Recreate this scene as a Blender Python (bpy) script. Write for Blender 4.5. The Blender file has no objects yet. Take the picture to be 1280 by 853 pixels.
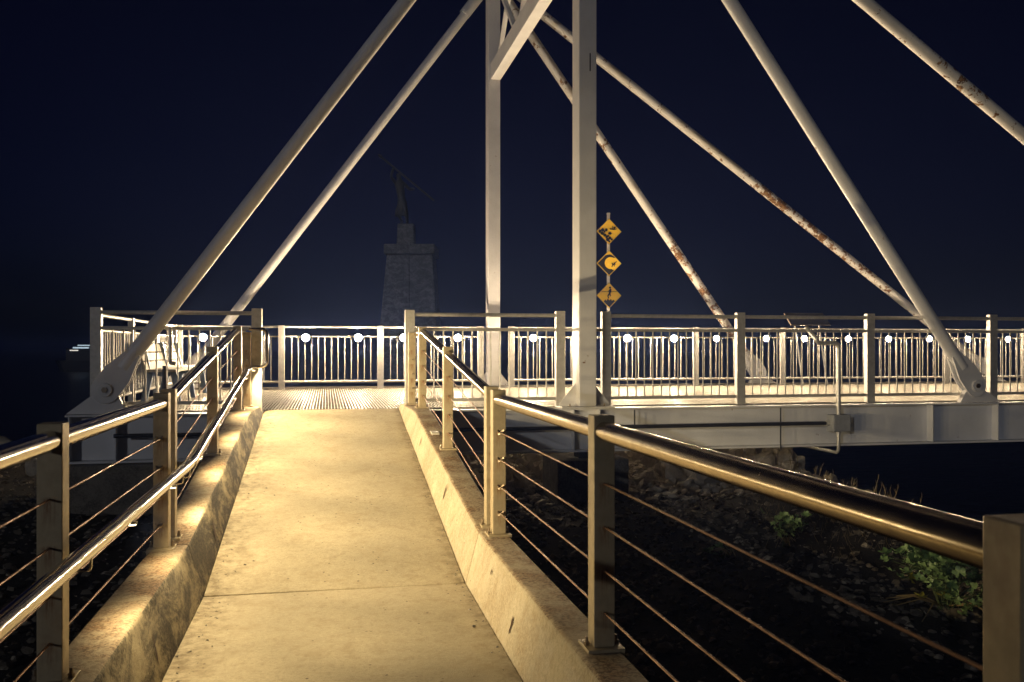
import bpy, bmesh, math, random
from mathutils import Vector, Matrix, noise
random.seed(7)
R = math.radians
scn = bpy.context.scene
C = scn.collection

# ------------------------------------------------------------------ camera
cam_d = bpy.data.cameras.new("camera")
cam_d.lens = 31.95
cam_d.sensor_width = 36
cam_d.shift_y = 0.0066
cam_d.clip_end = 4000
cam_d.dof.use_dof = True
cam_d.dof.focus_distance = 10.5
cam_d.dof.aperture_fstop = 9
cam = bpy.data.objects.new("camera", cam_d)
cam.location = (0, 0, 1.5)
cam.rotation_euler = (R(90), 0, R(-11.54))
C.objects.link(cam)
scn.camera = cam

# ------------------------------------------------------------------ night sky, exposure
w = bpy.data.worlds.new("World")
scn.world = w
w.use_nodes = True
nt = w.node_tree
bg = nt.nodes["Background"]
sky = nt.nodes.new("ShaderNodeTexSky")
sky.sky_type = 'NISHITA'
sky.sun_disc = False
sky.sun_elevation = R(-3.5)
sky.sun_rotation = R(8)
sky.air_density = 1.0
sky.dust_density = 1.5
sky.ozone_density = 6.0
tint = nt.nodes.new("ShaderNodeMix")          # clear night air: a little deeper blue
tint.data_type = 'RGBA'
tint.blend_type = 'MULTIPLY'
tint.inputs[0].default_value = 1
tint.inputs[7].default_value = (.62, .80, 1.25, 1)
nt.links.new(sky.outputs[0], tint.inputs[6])
nt.links.new(tint.outputs[2], bg.inputs[0])
bg.inputs[1].default_value = 0.05
scn.view_settings.view_transform = 'Standard'
scn.view_settings.look = 'None'
scn.view_settings.exposure = 0
scn.view_settings.gamma = 1
scn.cycles.use_denoising = True
scn.cycles.sample_clamp_indirect = 6
scn.cycles.max_bounces = 6
scn.cycles.volume_bounces = 0
scn.cycles.transparent_max_bounces = 8
scn.cycles.caustics_reflective = False
scn.cycles.caustics_refractive = False

# dim fill light added to brighten camera-facing fronts, low behind the camera, left
front_fill_d = bpy.data.lights.new("moon", 'SUN')
front_fill_d.energy = 0.24
front_fill_d.angle = R(0.5)
front_fill_d.color = (.96, .97, 1.0)
moon = bpy.data.objects.new("moon", front_fill_d)
C.objects.link(moon)
moon.location = (-30, -40, 20)
moon.rotation_euler = Vector((.62, .78, -.17)).to_track_quat('-Z', 'Y').to_euler()

LED_COL = (1.0, 0.78, 0.43)
DECK_COL = (1.0, 0.77, 0.49)
LED_W = 43.0
THROW_W = 135.0
DECK_L = 2900.0
HAZE = 0.0017

# ------------------------------------------------------------------ materials
def newmat(name):
    m = bpy.data.materials.new(name)
    m.use_nodes = True
    return m, m.node_tree, m.node_tree.nodes["Principled BSDF"]

def N(nt, typ, **kw):
    n = nt.nodes.new(typ)
    for k, v in kw.items():
        setattr(n, k, v)
    return n

def noise_tex(nt, scale, detail=4, rough=0.55, vec=None, dist=0.0):
    n = N(nt, "ShaderNodeTexNoise")
    n.inputs["Scale"].default_value = scale
    n.inputs["Detail"].default_value = detail
    n.inputs["Roughness"].default_value = rough
    n.inputs["Distortion"].default_value = dist
    if vec is not None:
        nt.links.new(vec, n.inputs["Vector"])
    return n.outputs["Fac"]

def ramp(nt, fac, stops):
    r = N(nt, "ShaderNodeValToRGB")
    els = r.color_ramp.elements
    while len(els) < len(stops):
        els.new(0.5)
    for e, (p, c) in zip(els, stops):
        e.position = p
        e.color = (*c, 1) if len(c) == 3 else c
    nt.links.new(fac, r.inputs[0])
    return r.outputs[0]

def mixc(nt, fac, a, b, mode='MIX'):
    m = N(nt, "ShaderNodeMix", data_type='RGBA', blend_type=mode)
    for s, v in ((0, fac), (6, a), (7, b)):
        if isinstance(v, (int, float)):
            m.inputs[s].default_value = v
        elif isinstance(v, tuple):
            m.inputs[s].default_value = (*v, 1) if len(v) == 3 else v
        else:
            nt.links.new(v, m.inputs[s])
    return m.outputs[2]

def math_(nt, op, a, b=0.0, clamp=False):
    m = N(nt, "ShaderNodeMath", operation=op, use_clamp=clamp)
    for s, v in ((0, a), (1, b)):
        if isinstance(v, (int, float)):
            m.inputs[s].default_value = v
        else:
            nt.links.new(v, m.inputs[s])
    return m.outputs[0]

def bump(nt, bsdf, h, strength=0.3, dist=0.01):
    b = N(nt, "ShaderNodeBump")
    b.inputs["Strength"].default_value = strength
    b.inputs["Distance"].default_value = dist
    nt.links.new(h, b.inputs["Height"])
    nt.links.new(b.outputs[0], bsdf.inputs["Normal"])

def pos(nt):
    return N(nt, "ShaderNodeNewGeometry").outputs["Position"]

def scaled(nt, vec, s):
    m = N(nt, "ShaderNodeVectorMath", operation='MULTIPLY')
    m.inputs[1].default_value = s
    nt.links.new(vec, m.inputs[0])
    return m.outputs[0]

def mr(nt, v, a, b, c=0.0, d=1.0, smooth=True):
    m = N(nt, "ShaderNodeMapRange", interpolation_type='SMOOTHSTEP' if smooth else 'LINEAR')
    for i, x in enumerate((a, b, c, d)):
        m.inputs[i + 1].default_value = x
    nt.links.new(v, m.inputs[0])
    return m.outputs[0]

BW = ((0, 0, 0), (1, 1, 1))

def concrete(name, base, dark, stain=0.0, streak=False, speck=True, edges=False):
    m, t, b = newmat(name)
    p = pos(t)
    n1 = noise_tex(t, 1.3, 5, .6, p)
    n2 = noise_tex(t, 14, 6, .65, p)
    n3 = noise_tex(t, 160, 3, .6, p)
    col = mixc(t, mr(t, n1, .3, .7), base, tuple(x * .82 for x in base))
    col = mixc(t, mr(t, n2, .45, .8, 0, .55), col, dark)
    n5 = noise_tex(t, 420, 2, .7, p)
    col = mixc(t, mr(t, n3, .42, .75, 0, .38), col, tuple(x * .42 for x in base))
    col = mixc(t, mr(t, n5, .52, .75, 0, .5), col, tuple(x * .35 for x in base))
    n7 = noise_tex(t, 48, 5, .75, p)
    col = mixc(t, mr(t, n7, .5, .68, 0, .5), col, tuple(x * .45 for x in base))
    col = mixc(t, mr(t, n7, .44, .32, 0, .35), col, tuple(min(1, x * 1.35) for x in base))
    n6 = noise_tex(t, 3.4, 6, .7, p, .6)
    col = mixc(t, mr(t, n6, .48, .72, 0, .4), col, dark)
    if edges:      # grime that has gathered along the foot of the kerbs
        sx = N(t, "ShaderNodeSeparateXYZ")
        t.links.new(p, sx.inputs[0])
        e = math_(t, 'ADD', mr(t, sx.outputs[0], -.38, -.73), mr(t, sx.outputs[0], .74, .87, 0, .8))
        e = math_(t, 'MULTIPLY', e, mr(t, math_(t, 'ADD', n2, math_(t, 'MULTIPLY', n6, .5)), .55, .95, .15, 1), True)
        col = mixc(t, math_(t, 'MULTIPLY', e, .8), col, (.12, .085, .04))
    if speck:
        v = N(t, "ShaderNodeTexVoronoi")
        v.inputs["Scale"].default_value = 14
        t.links.new(p, v.inputs["Vector"])
        n4 = noise_tex(t, 2.2, 3, .6, p)
        f = math_(t, 'MULTIPLY', mr(t, v.outputs["Distance"], .13, .06), mr(t, n4, .46, .58))
        col = mixc(t, f, col, (.06, .04, .025))
    if stain:
        ps = scaled(t, p, (1, .75, 1.5)) if streak else p
        s1 = noise_tex(t, 3.2 if streak else 3.0, 8, .72, ps, .5)
        col = mixc(t, mr(t, s1, .40 if streak else .44, .58 if streak else .66, 0, stain), col, dark)
        s2 = noise_tex(t, 60, 4, .7, p)
        fine = math_(t, 'MULTIPLY', mr(t, s2, .42, .6), mr(t, s1, .35, .6, 0, stain))
        col = mixc(t, fine, col, tuple(x * .25 for x in dark))
    t.links.new(col, b.inputs["Base Color"])
    b.inputs["Roughness"].default_value = .85
    h = math_(t, 'ADD', n3, math_(t, 'MULTIPLY', n2, 1.5))
    bump(t, b, h, .45, .006)
    return m

M = {}
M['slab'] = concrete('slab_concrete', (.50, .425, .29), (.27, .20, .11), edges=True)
M['kerb_clean'] = concrete('kerb_concrete', (.58, .50, .35), (.34, .23, .11), .3)
M['kerb_dirty'] = concrete('kerb_mouldy_concrete', (.50, .42, .26), (.075, .058, .027), .95, True)
M['kerb_top'] = concrete('kerb_weathered_top', (.54, .44, .29), (.28, .14, .05), .8)
M['pier'] = concrete('pier_concrete', (.25, .22, .18), (.1, .09, .07), .6)
M['statue_stone'] = concrete('statue_stone', (.36, .34, .31), (.2, .19, .17), .8, True, False)

def metal(name, col, rough, metallic=1.0, rust=0.0, brushed=True, drips=None):
    m, t, b = newmat(name)
    p = pos(t)
    n = noise_tex(t, 18, 4, .6, p)
    c = mixc(t, mr(t, n, .3, .75), col, tuple(x * .8 for x in col))
    if rust:
        r1 = noise_tex(t, 5, 5, .7, scaled(t, p, (1, 1, .45)))
        rf = mr(t, r1, .5, .72, 0, rust)
        if drips:      # rust weeping from the holes where the cables pass
            tc = N(t, "ShaderNodeTexCoord").outputs["Object"]
            sx = N(t, "ShaderNodeSeparateXYZ")
            t.links.new(tc, sx.inputs[0])
            z = sx.outputs[2]
            wn = mr(t, noise_tex(t, 30, 4, .7, scaled(t, tc, (2.5, 2.5, .25))), .38, .62)
            mid = mr(t, math_(t, 'ABSOLUTE', sx.outputs[0]), .038, .006)
            for zc in drips:
                q = math_(t, 'MULTIPLY', mr(t, z, zc - .13, zc, 0, 1), mr(t, z, zc + .012, zc - .002, 0, 1))
                q = math_(t, 'MULTIPLY', math_(t, 'MULTIPLY', q, wn), mid)
                rf = math_(t, 'MAXIMUM', rf, q)
        c = mixc(t, rf, c, (.22, .10, .03))
        t.links.new(math_(t, 'SUBTRACT', metallic, math_(t, 'MULTIPLY', rf, .7), True), b.inputs["Metallic"])
    else:
        b.inputs["Metallic"].default_value = metallic
    t.links.new(c, b.inputs["Base Color"])
    t.links.new(mr(t, n, .25, .8, rough * .8, rough * 1.25), b.inputs["Roughness"])
    if brushed:
        n2 = noise_tex(t, 40, 3, .6, scaled(t, p, (9, 9, .5)))
        bump(t, b, n2, .08, .002)
    return m
M['tube'] = metal('polished_tube_steel', (.58, .54, .49), .13, brushed=False)
M['tube_worn'] = metal('satin_tube_steel', (.54, .45, .32), .22, brushed=False)
M['post'] = metal('brushed_post_steel', (.50, .41, .26), .48, .3, .4, True, (.146, .31, .48, .65))
M['galv'] = metal('galvanised_rail_steel', (.58, .56, .52), .48, .45, .08)
M['grate'] = metal('galvanised_grating', (.38, .345, .28), .5, .35)
M['cable'] = metal('rusty_cable', (.28, .15, .085), .5, .7, .6, False)
M['pipe'] = metal('conduit_steel', (.68, .66, .62), .32, .45, 0, False)
M['dark_pipe'] = metal('black_pipe', (.035, .035, .04), .4, 0, 0, False)
M['box_grey'] = metal('junction_box_grey', (.35, .36, .38), .45, 0, 0, False)
M['housing'] = metal('lamp_housing', (.5, .5, .5), .4, .5, 0, False)
M['lamp_white'] = metal('lamp_white_enamel', (.8, .79, .76), .4, 0, 0, False)
M['bolt'] = metal('weathered_bolt', (.35, .28, .2), .45, .9, .5, False)

def paint(name, col, rust=0.05, band=None, scale=6):
    m, t, b = newmat(name)
    p = pos(t)
    n = noise_tex(t, 2.0, 4, .6, p)
    c = mixc(t, mr(t, n, .35, .7), col, tuple(x * .88 for x in col))
    g = noise_tex(t, 22, 5, .7, scaled(t, p, (1, 1, .3)))
    c = mixc(t, mr(t, g, .55, .85, 0, .35), c, tuple(x * v for x, v in zip(col, (.62, .55, .45))))
    r1 = noise_tex(t, scale, 7, .72, p, .3)
    th = mr(t, r1, .60, .615)
    if band:
        sx = N(t, "ShaderNodeSeparateXYZ")
        t.links.new(p, sx.inputs[0])
        x = sx.outputs[0]
        tot = None
        for a, bb in band:
            q = math_(t, 'MULTIPLY', mr(t, x, a - .35, a + .35), mr(t, x, bb - .35, bb + .35, 1, 0))
            tot = q if tot is None else math_(t, 'MAXIMUM', tot, q)
        shifted = math_(t, 'ADD', r1, math_(t, 'MULTIPLY', tot, .10))
        th = mr(t, shifted, .60, .612)
    else:
        th = mr(t, math_(t, 'ADD', r1, rust), .70, .715)
    rc = ramp(t, noise_tex(t, 25, 3, .6, p), [(.3, (.05, .025, .012)), (.5, (.20, .09, .025)), (.7, (.36, .23, .10))])
    c = mixc(t, th, c, rc)
    t.links.new(c, b.inputs["Base Color"])
    t.links.new(mr(t, th, 0, 1, .42, .9), b.inputs["Roughness"])
    hh = math_(t, 'SUBTRACT', math_(t, 'MULTIPLY', g, .25), th)
    bump(t, b, hh, .5, .004)
    return m
M['paint'] = paint('white_steel_paint', (.75, .735, .73), 0.02)
M['paint_girder'] = paint('white_girder_paint', (.76, .76, .78), 0.02)
M['paint_far_long'] = paint('flaking_paint_long', (.74, .70, .65), 0, [(8.3, 11.4)], 7)
M['paint_far_short'] = paint('flaking_paint_short', (.74, .70, .65), 0, [(5.1, 5.3), (6.6, 8.1)], 6)
M['paint_near_long'] = paint('flaking_paint_near', (.74, .70, .65), 0, [(8.15, 8.75)], 7)

def plain(name, col, rough=.7, metallic=0.0, vary=.25, scale=8):
    m, t, b = newmat(name)
    p = pos(t)
    n = noise_tex(t, scale, 5, .65, p)
    c = mixc(t, mr(t, n, .3, .7), col, tuple(x * (1 - vary) for x in col))
    t.links.new(c, b.inputs["Base Color"])
    b.inputs["Roughness"].default_value = rough
    b.inputs["Metallic"].default_value = metallic
    bump(t, b, n, .2, .004)
    return m
M['bench_wood'] = plain('weathered_white_timber', (.60, .54, .44), .65, 0, .25, 15)
M['bench_blue'] = plain('pale_blue_paint', (.28, .36, .48), .5)
M['bronze'] = plain('dark_bronze', (.10, .085, .05), .55, .5, .4, 20)
M['sign_yellow'] = plain('yellow_sign', (.95, .60, .04), .45, 0, .12, 5)
M['sign_black'] = plain('black_print', (.012, .012, .012), .5)
M['panel'] = plain('dark_panel', (.10, .08, .06), .4)
M['chip'] = plain('rust_brown_chip', (.10, .05, .02), .9, 0, .6, 60)
M['groove'] = plain('dark_joint', (.03, .025, .02), .9)
M['hull'] = plain('dark_hull', (.004, .005, .006), .6)
M['label'] = plain('pale_plate', (.6, .56, .48), .5)

def rockmat(name, a, b_, pale=None):
    m, t, b = newmat(name)
    oi = N(t, "ShaderNodeObjectInfo").outputs["Random"]
    p = pos(t)
    c = mixc(t, oi, a, b_)
    n = noise_tex(t, 12, 6, .7, p)
    c = mixc(t, mr(t, n, .35, .75, 0, .7), c, tuple(x * .35 for x in a))
    if pale:
        v = N(t, "ShaderNodeTexVoronoi")
        v.inputs["Scale"].default_value = 22
        t.links.new(p, v.inputs["Vector"])
        sc = N(t, "ShaderNodeSeparateColor")
        t.links.new(v.outputs["Color"], sc.inputs[0])
        c = mixc(t, mr(t, sc.outputs[0], .75, .95), c, pale)
        c = mixc(t, mr(t, sc.outputs[1], .5, 1.0, 0, .6), c, tuple(x * .6 for x in b_))
    t.links.new(c, b.inputs["Base Color"])
    b.inputs["Roughness"].default_value = .85
    bump(t, b, n, .6, .03)
    return m
M['rock'] = rockmat('riprap_stone', (.52, .46, .36), (.30, .26, .20))
M['gravel'] = rockmat('gravel_stone', (.17, .145, .11), (.09, .075, .06), (.42, .37, .29))
m, t, b = newmat('bank_soil')
p = pos(t)
nn = noise_tex(t, 5, 8, .7, p)
nf = noise_tex(t, 45, 4, .7, p)
t.links.new(mixc(t, mr(t, nf, .35, .7), mixc(t, mr(t, nn, .35, .65), (.028, .023, .018), (.06, .048, .034)), (.02, .017, .013)), b.inputs["Base Color"])
b.inputs["Roughness"].default_value = .95
bump(t, b, math_(t, 'ADD', nn, nf), .8, .05)
M['soil'] = m
m, t, b = newmat('dark_water')
b.inputs["Base Color"].default_value = (.004, .007, .012, 1)
b.inputs["Roughness"].default_value = .3
b.inputs["IOR"].default_value = 1.22
p = pos(t)
bump(t, b, noise_tex(t, .9, 5, .6, scaled(t, p, (1, 1.6, 1))), .5, .25)
M['water'] = m
def leafmat(name, a, c2):
    m, t, b = newmat(name)
    oi = N(t, "ShaderNodeObjectInfo").outputs["Random"]
    c = mixc(t, oi, a, c2)
    n = noise_tex(t, 40, 3, .6, pos(t))
    c = mixc(t, mr(t, n, .35, .75, 0, .4), c, tuple(x * .5 for x in a))
    t.links.new(c, b.inputs["Base Color"])
    b.inputs["Roughness"].default_value = .5
    b.inputs["Transmission Weight"].default_value = 0
    return m
M['leaf'] = leafmat('green_leaf', (.13, .22, .08), (.22, .32, .13))
M['leaf_yellow'] = leafmat('yellow_leaf', (.32, .28, .03), (.25, .25, .04))
M['green_stem'] = leafmat('green_stem', (.06, .08, .025), (.05, .06, .02))
M['stem'] = leafmat('dry_stem', (.26, .19, .09), (.16, .12, .05))

def emit(name, col, s):
    m = bpy.data.materials.new(name)
    m.use_nodes = True
    t = m.node_tree
    t.nodes.remove(t.nodes["Principled BSDF"])
    e = t.nodes.new("ShaderNodeEmission")
    e.inputs[0].default_value = (*col, 1)
    e.inputs[1].default_value = s
    t.links.new(e.outputs[0], t.nodes["Material Output"].inputs[0])
    return m
M['deck_lamp'] = emit('deck_lamp_glow', DECK_COL, DECK_L)
M['deck_lamp_dim'] = emit('deck_lamp_glow_dim', DECK_COL, DECK_L * .5)
M['led'] = emit('led_glow', LED_COL, 6)
M['ship_light'] = emit('ship_light_glow', (.65, .85, 1.0), .8)
M['ship_window'] = emit('ship_window_glow', (1, .95, .85), .9)

# ------------------------------------------------------------------ mesh builder
class MB:
    def __init__(s):
        s.v, s.f = [], []
    def add(s, vs, fs):
        o = len(s.v)
        s.v += [tuple(v) for v in vs]
        s.f += [tuple(i + o for i in f) for f in fs]
        return s
    def box(s, x0, x1, y0, y1, z0, z1):
        return s.add([(x0, y0, z0), (x1, y0, z0), (x1, y1, z0), (x0, y1, z0), (x0, y0, z1), (x1, y0, z1), (x1, y1, z1), (x0, y1, z1)],
                     [(0, 3, 2, 1), (4, 5, 6, 7), (0, 1, 5, 4), (1, 2, 6, 5), (2, 3, 7, 6), (3, 0, 4, 7)])
    def cbox(s, c, sx, sy, sz):
        return s.box(c[0] - sx / 2, c[0] + sx / 2, c[1] - sy / 2, c[1] + sy / 2, c[2] - sz / 2, c[2] + sz / 2)
    def bar(s, p0, p1, wx, wz, up=(0, 0, 1)):
        p0, p1 = Vector(p0), Vector(p1)
        d = (p1 - p0).normalized()
        a = d.cross(Vector(up))
        if a.length < 1e-4:
            a = d.cross(Vector((1, 0, 0)))
        a.normalize()
        b = a.cross(d).normalized()
        vs = []
        for p in (p0, p1):
            for sa, sb in ((-1, -1), (1, -1), (1, 1), (-1, 1)):
                vs.append(p + a * sa * wx / 2 + b * sb * wz / 2)
        return s.add(vs, [(3, 2, 1, 0), (4, 5, 6, 7), (0, 1, 5, 4), (1, 2, 6, 5), (2, 3, 7, 6), (3, 0, 4, 7)])
    def tube(s, path, r, n=12, cap=True):
        path = [Vector(p) for p in path]
        k = len(path)
        rs = r if isinstance(r, (list, tuple)) else [r] * k
        d0 = (path[1] - path[0]).normalized()
        a = d0.cross(Vector((0, 0, 1)))
        if a.length < 1e-3:
            a = Vector((1, 0, 0))
        a.normalize()
        vs = []
        for i, p in enumerate(path):
            if i == 0: d = path[1] - path[0]
            elif i == k - 1: d = path[-1] - path[-2]
            else: d = (path[i + 1] - p).normalized() + (p - path[i - 1]).normalized()
            d.normalize()
            a = (a - d * a.dot(d)).normalized()
            b = d.cross(a)
            for j in range(n):
                th = 2 * math.pi * j / n
                vs.append(p + (a * math.cos(th) + b * math.sin(th)) * rs[i])
        fs = []
        for i in range(k - 1):
            for j in range(n):
                fs.append((i * n + j, i * n + (j + 1) % n, (i + 1) * n + (j + 1) % n, (i + 1) * n + j))
        if cap:
            fs.append(tuple(range(n - 1, -1, -1)))
            fs.append(tuple((k - 1) * n + j for j in range(n)))
        return s.add(vs, fs)
    def prism(s, poly, axis, a, b):
        # poly: 2D points; axis 'x','y','z' extruded a..b
        def mk(u, v, t):
            return {'x': (t, u, v), 'y': (u, t, v), 'z': (u, v, t)}[axis]
        n = len(poly)
        vs = [mk(u, v, a) for u, v in poly] + [mk(u, v, b) for u, v in poly]
        fs = [tuple(range(n)), tuple(range(2 * n - 1, n - 1, -1))]
        for i in range(n):
            j = (i + 1) % n
            fs.append((i, i + n, j + n, j))
        return s.add(vs, fs)
    def sweep_y(s, stations):
        # stations: list of (y, [(x,z),...]) same count
        n = len(stations[0][1])
        vs = []
        for y, pr in stations:
            vs += [(x, y, z) for x, z in pr]
        fs = []
        for i in range(len(stations) - 1):
            for j in range(n):
                k = (j + 1) % n
                fs.append((i * n + j, i * n + k, (i + 1) * n + k, (i + 1) * n + j))
        fs.append(tuple(range(n - 1, -1, -1)))
        fs.append(tuple((len(stations) - 1) * n + j for j in range(n)))
        return s.add(vs, fs)
    def mesh(s, name, mat, bevel=0, smooth=False, seg=2):
        me = bpy.data.meshes.new(name)
        me.from_pydata(s.v, [], s.f)
        bm = bmesh.new()
        bm.from_mesh(me)
        bmesh.ops.recalc_face_normals(bm, faces=bm.faces)
        if bevel:
            ed = [e for e in bm.edges if len(e.link_faces) == 2 and e.calc_face_angle(0) > .5]
            bmesh.ops.bevel(bm, geom=ed, offset=bevel, segments=seg, affect='EDGES', profile=.5, clamp_overlap=True)
        if smooth:
            for f in bm.faces:
                f.smooth = len(f.verts) == 4
            for e in bm.edges:
                if len(e.link_faces) == 2 and e.calc_face_angle(0) > .7:
                    e.smooth = False
        bm.to_mesh(me)
        bm.free()
        for mm in (mat if isinstance(mat, (list, tuple)) else [mat]):
            me.materials.append(mm)
        return me
    def build(s, name, mat, parent=None, bevel=0, smooth=False, **props):
        return link(name, s.mesh(name, mat, bevel, smooth), parent, **props)

def link(name, me, parent=None, loc=(0, 0, 0), rot=(0, 0, 0), scale=None, **props):
    o = bpy.data.objects.new(name, me)
    C.objects.link(o)
    o.location = loc
    o.rotation_euler = rot
    if scale: o.scale = scale
    if parent is not None:
        o.parent = parent
        o.matrix_parent_inverse = parent.matrix_basis.inverted()
    for k, v in props.items():
        o[k] = v
    return o

def thing(name, label, cat, loc=(0, 0, 0), group=None):
    o = bpy.data.objects.new(name, None)
    o.empty_display_size = .2
    C.objects.link(o)
    o.location = loc
    o['label'] = label
    o['category'] = cat
    if group: o['group'] = group
    return o

def arc(c, r, a0, a1, n, ax1, ax2):
    c, ax1, ax2 = Vector(c), Vector(ax1), Vector(ax2)
    return [c + ax1 * r * math.cos(a0 + (a1 - a0) * i / n) + ax2 * r * math.sin(a0 + (a1 - a0) * i / n) for i in range(n + 1)]

# ------------------------------------------------------------------ profile of the ramp
Y0, YJ, YK, YE = -2.5, 5.74, 9.9, 11.2
def zr(y): return 0.0 if y < YJ else .1385 * (y - YJ)
def kz(y): return .32 if y < YJ else (.32 + .12 * (y - YJ) if y < YK else .82)
XL, XR = -.73, .87

# ------------------------------------------------------------------ ground, water
def xr(y): return 5.75 + .164 * (y - 7)
def ground_z(x, y):
    z = -.35 + .10 * noise.noise(Vector((x * .5, y * .5, 3))) + .05 * noise.noise(Vector((x * 1.9, y * 1.9, 1)))
    s = x - xr(y)
    if s > -1.0: z += .10 * math.exp(-(s + .3) ** 2 * 2)
    if s > 0: z -= min(3.2, s * .85)
    if y > 11.6 and x > -1: z += .10 * min(1, (y - 11.6)) * (1 if s < 0 else 0)
    if y > 18.5: z -= min(3.2, (y - 18.5) * .8)
    if x < -9: z -= min(3.2, (-9 - x) * .5)
    return z
g = MB()
nx, ny = 110, 120
gx0, gx1, gy0, gy1 = -22, 16, -6, 26
vs = []
for j in range(ny + 1):
    for i in range(nx + 1):
        x = gx0 + (gx1 - gx0) * i / nx
        y = gy0 + (gy1 - gy0) * j / ny
        vs.append((x, y, ground_z(x, y)))
fs = [(j * (nx + 1) + i, j * (nx + 1) + i + 1, (j + 1) * (nx + 1) + i + 1, (j + 1) * (nx + 1) + i) for j in range(ny) for i in range(nx)]
g.add(vs, fs)
ground = g.build('ground', M['soil'], smooth=True, kind='structure')
MB().add([(-2500, -300, -2.4), (2500, -300, -2.4), (2500, 3000, -2.4), (-2500, 3000, -2.4)], [(0, 1, 2, 3)]).build('water', M['water'], kind='structure')

def rock_mesh(seed, sub=1, rough=.35):
    bm = bmesh.new()
    bmesh.ops.create_icosphere(bm, subdivisions=sub, radius=1)
    o = Vector((seed * 7.3, seed * 3.1, 0))
    rs = random.Random(seed)
    for v in bm.verts:
        v.co *= 1 + rough * noise.noise(v.co * 1.3 + o) * 2
    for k in range(4):   # planar chops for angular stone
        d = Vector((rs.uniform(-1, 1), rs.uniform(-1, 1), rs.uniform(-1, 1))).normalized()
        lim = rs.uniform(.5, .75)
        for v in bm.verts:
            q = v.co.dot(d)
            if q > lim: v.co -= d * (q - lim)
    me = bpy.data.meshes.new('rock')
    bm.to_mesh(me)
    bm.free()
    return me
rock_meshes = []
for k in range(9):
    me = rock_mesh(k + 1, 2)
    me.materials.append(M['rock'])
    rock_meshes.append(me)
rnd = random.Random(11)
def on_ramp(x, y, pad=.1): return -1.0 - pad < x < 1.14 + pad and y < 11.25
def put_rock(x, y, s, dz=.3):
    link('rock', rnd.choice(rock_meshes), ground, (x, y, ground_z(x, y) + s * dz), (rnd.uniform(0, 6), rnd.uniform(0, 6), rnd.uniform(0, 6)),
         (s * rnd.uniform(.8, 1.3), s * rnd.uniform(.7, 1.1), s * rnd.uniform(.5, .8)))
cnt = 0
while cnt < 235:      # riprap under and in front of the bridge
    x = rnd.uniform(1.3, 8.6)
    y = rnd.triangular(11.2, 17.0, 11.6)
    if x > xr(y) + .3: continue
    if 2.6 < x < 3.75 and 10.4 < y < 11.5: continue
    put_rock(x, y, rnd.uniform(.07, .21), .5)
    cnt += 1
for k in range(40):   # stones on the left shore
    x = rnd.uniform(-9.5, -3.2)
    y = rnd.uniform(12.5, 19)
    put_rock(x, y, rnd.uniform(.12, .38), .4)
for k in range(16):    # along the right crest of the bank
    y = rnd.uniform(8, 11)
    put_rock(xr(y) - rnd.uniform(-.2, .6), y, rnd.uniform(.08, .17), .4)

# pale broken rubble between the larger stones
def chip_mesh(seed):
    me = rock_mesh(seed, 1, .3)
    return [v.co.copy() for v in me.vertices], [tuple(p.vertices) for p in me.polygons]
chipsrc = [chip_mesh(60 + k) for k in range(6)]
rb = MB()
cnt = 0
while cnt < 4200:
    x = rnd.uniform(1.25, 8.8)
    y = rnd.triangular(10.2, 16.5, 11.8)
    if x > xr(y) + .6 or (2.6 < x < 3.75 and 10.5 < y < 11.45): continue
    s = rnd.uniform(.022, .075)
    vs, fs = rnd.choice(chipsrc)
    mat = Matrix.Rotation(rnd.uniform(0, 6.3), 3, 'Z') @ Matrix.Rotation(rnd.uniform(-.9, .9), 3, 'X')
    z = ground_z(x, y) + s * rnd.uniform(.1, .9)
    rb.add([(mat @ Vector((v.x * s * 1.4, v.y * s, v.z * s * .7))) + Vector((x, y, z)) for v in vs], fs)
    cnt += 1
link('rubble', rb.mesh('rubble', M['rock']), None, kind='stuff', label='pale broken rubble heaped under the bridge between the larger stones', category='rubble')

# gravel: one mesh of many small stones
small = []
for k in range(5):
    bm = bmesh.new()
    bmesh.ops.create_icosphere(bm, subdivisions=1, radius=1)
    o = Vector((k * 5.7, 2, k))
    for v in bm.verts: v.co *= 1 + .7 * noise.noise(v.co * 1.1 + o)
    bm.verts.ensure_lookup_table()
    small.append(([v.co.copy() for v in bm.verts], [tuple(v.index for v in f.verts) for f in bm.faces]))
    bm.free()
gb = MB()
cnt = 0
while cnt < 15000:
    if rnd.random() < .62:
        x = rnd.uniform(1.1, 7.0); y = rnd.uniform(1.4, 13)
        if x > xr(y) + .5: continue
    else:
        x = -1.0 - rnd.random() ** 1.3 * 5; y = rnd.uniform(2, 16)
    if on_ramp(x, y, 0): continue
    s = .010 + .032 * rnd.random() ** 2.2
    if rnd.random() < .03: s *= 1.7
    vs, fs = rnd.choice(small)
    mat = Matrix.Rotation(rnd.uniform(0, 6.3), 3, 'Z') @ Matrix.Rotation(rnd.uniform(-.6, .6), 3, 'X')
    z = ground_z(x, y) + s * .25
    gb.add([(mat @ Vector((v.x * s * 1.3, v.y * s, v.z * s * .6))) + Vector((x, y, z)) for v in vs], fs)
    cnt += 1
link('gravel', gb.mesh('gravel', M['gravel']), None, kind='stuff', label='dark gravel and chips scattered over the bank beside the ramp', category='gravel')

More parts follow.
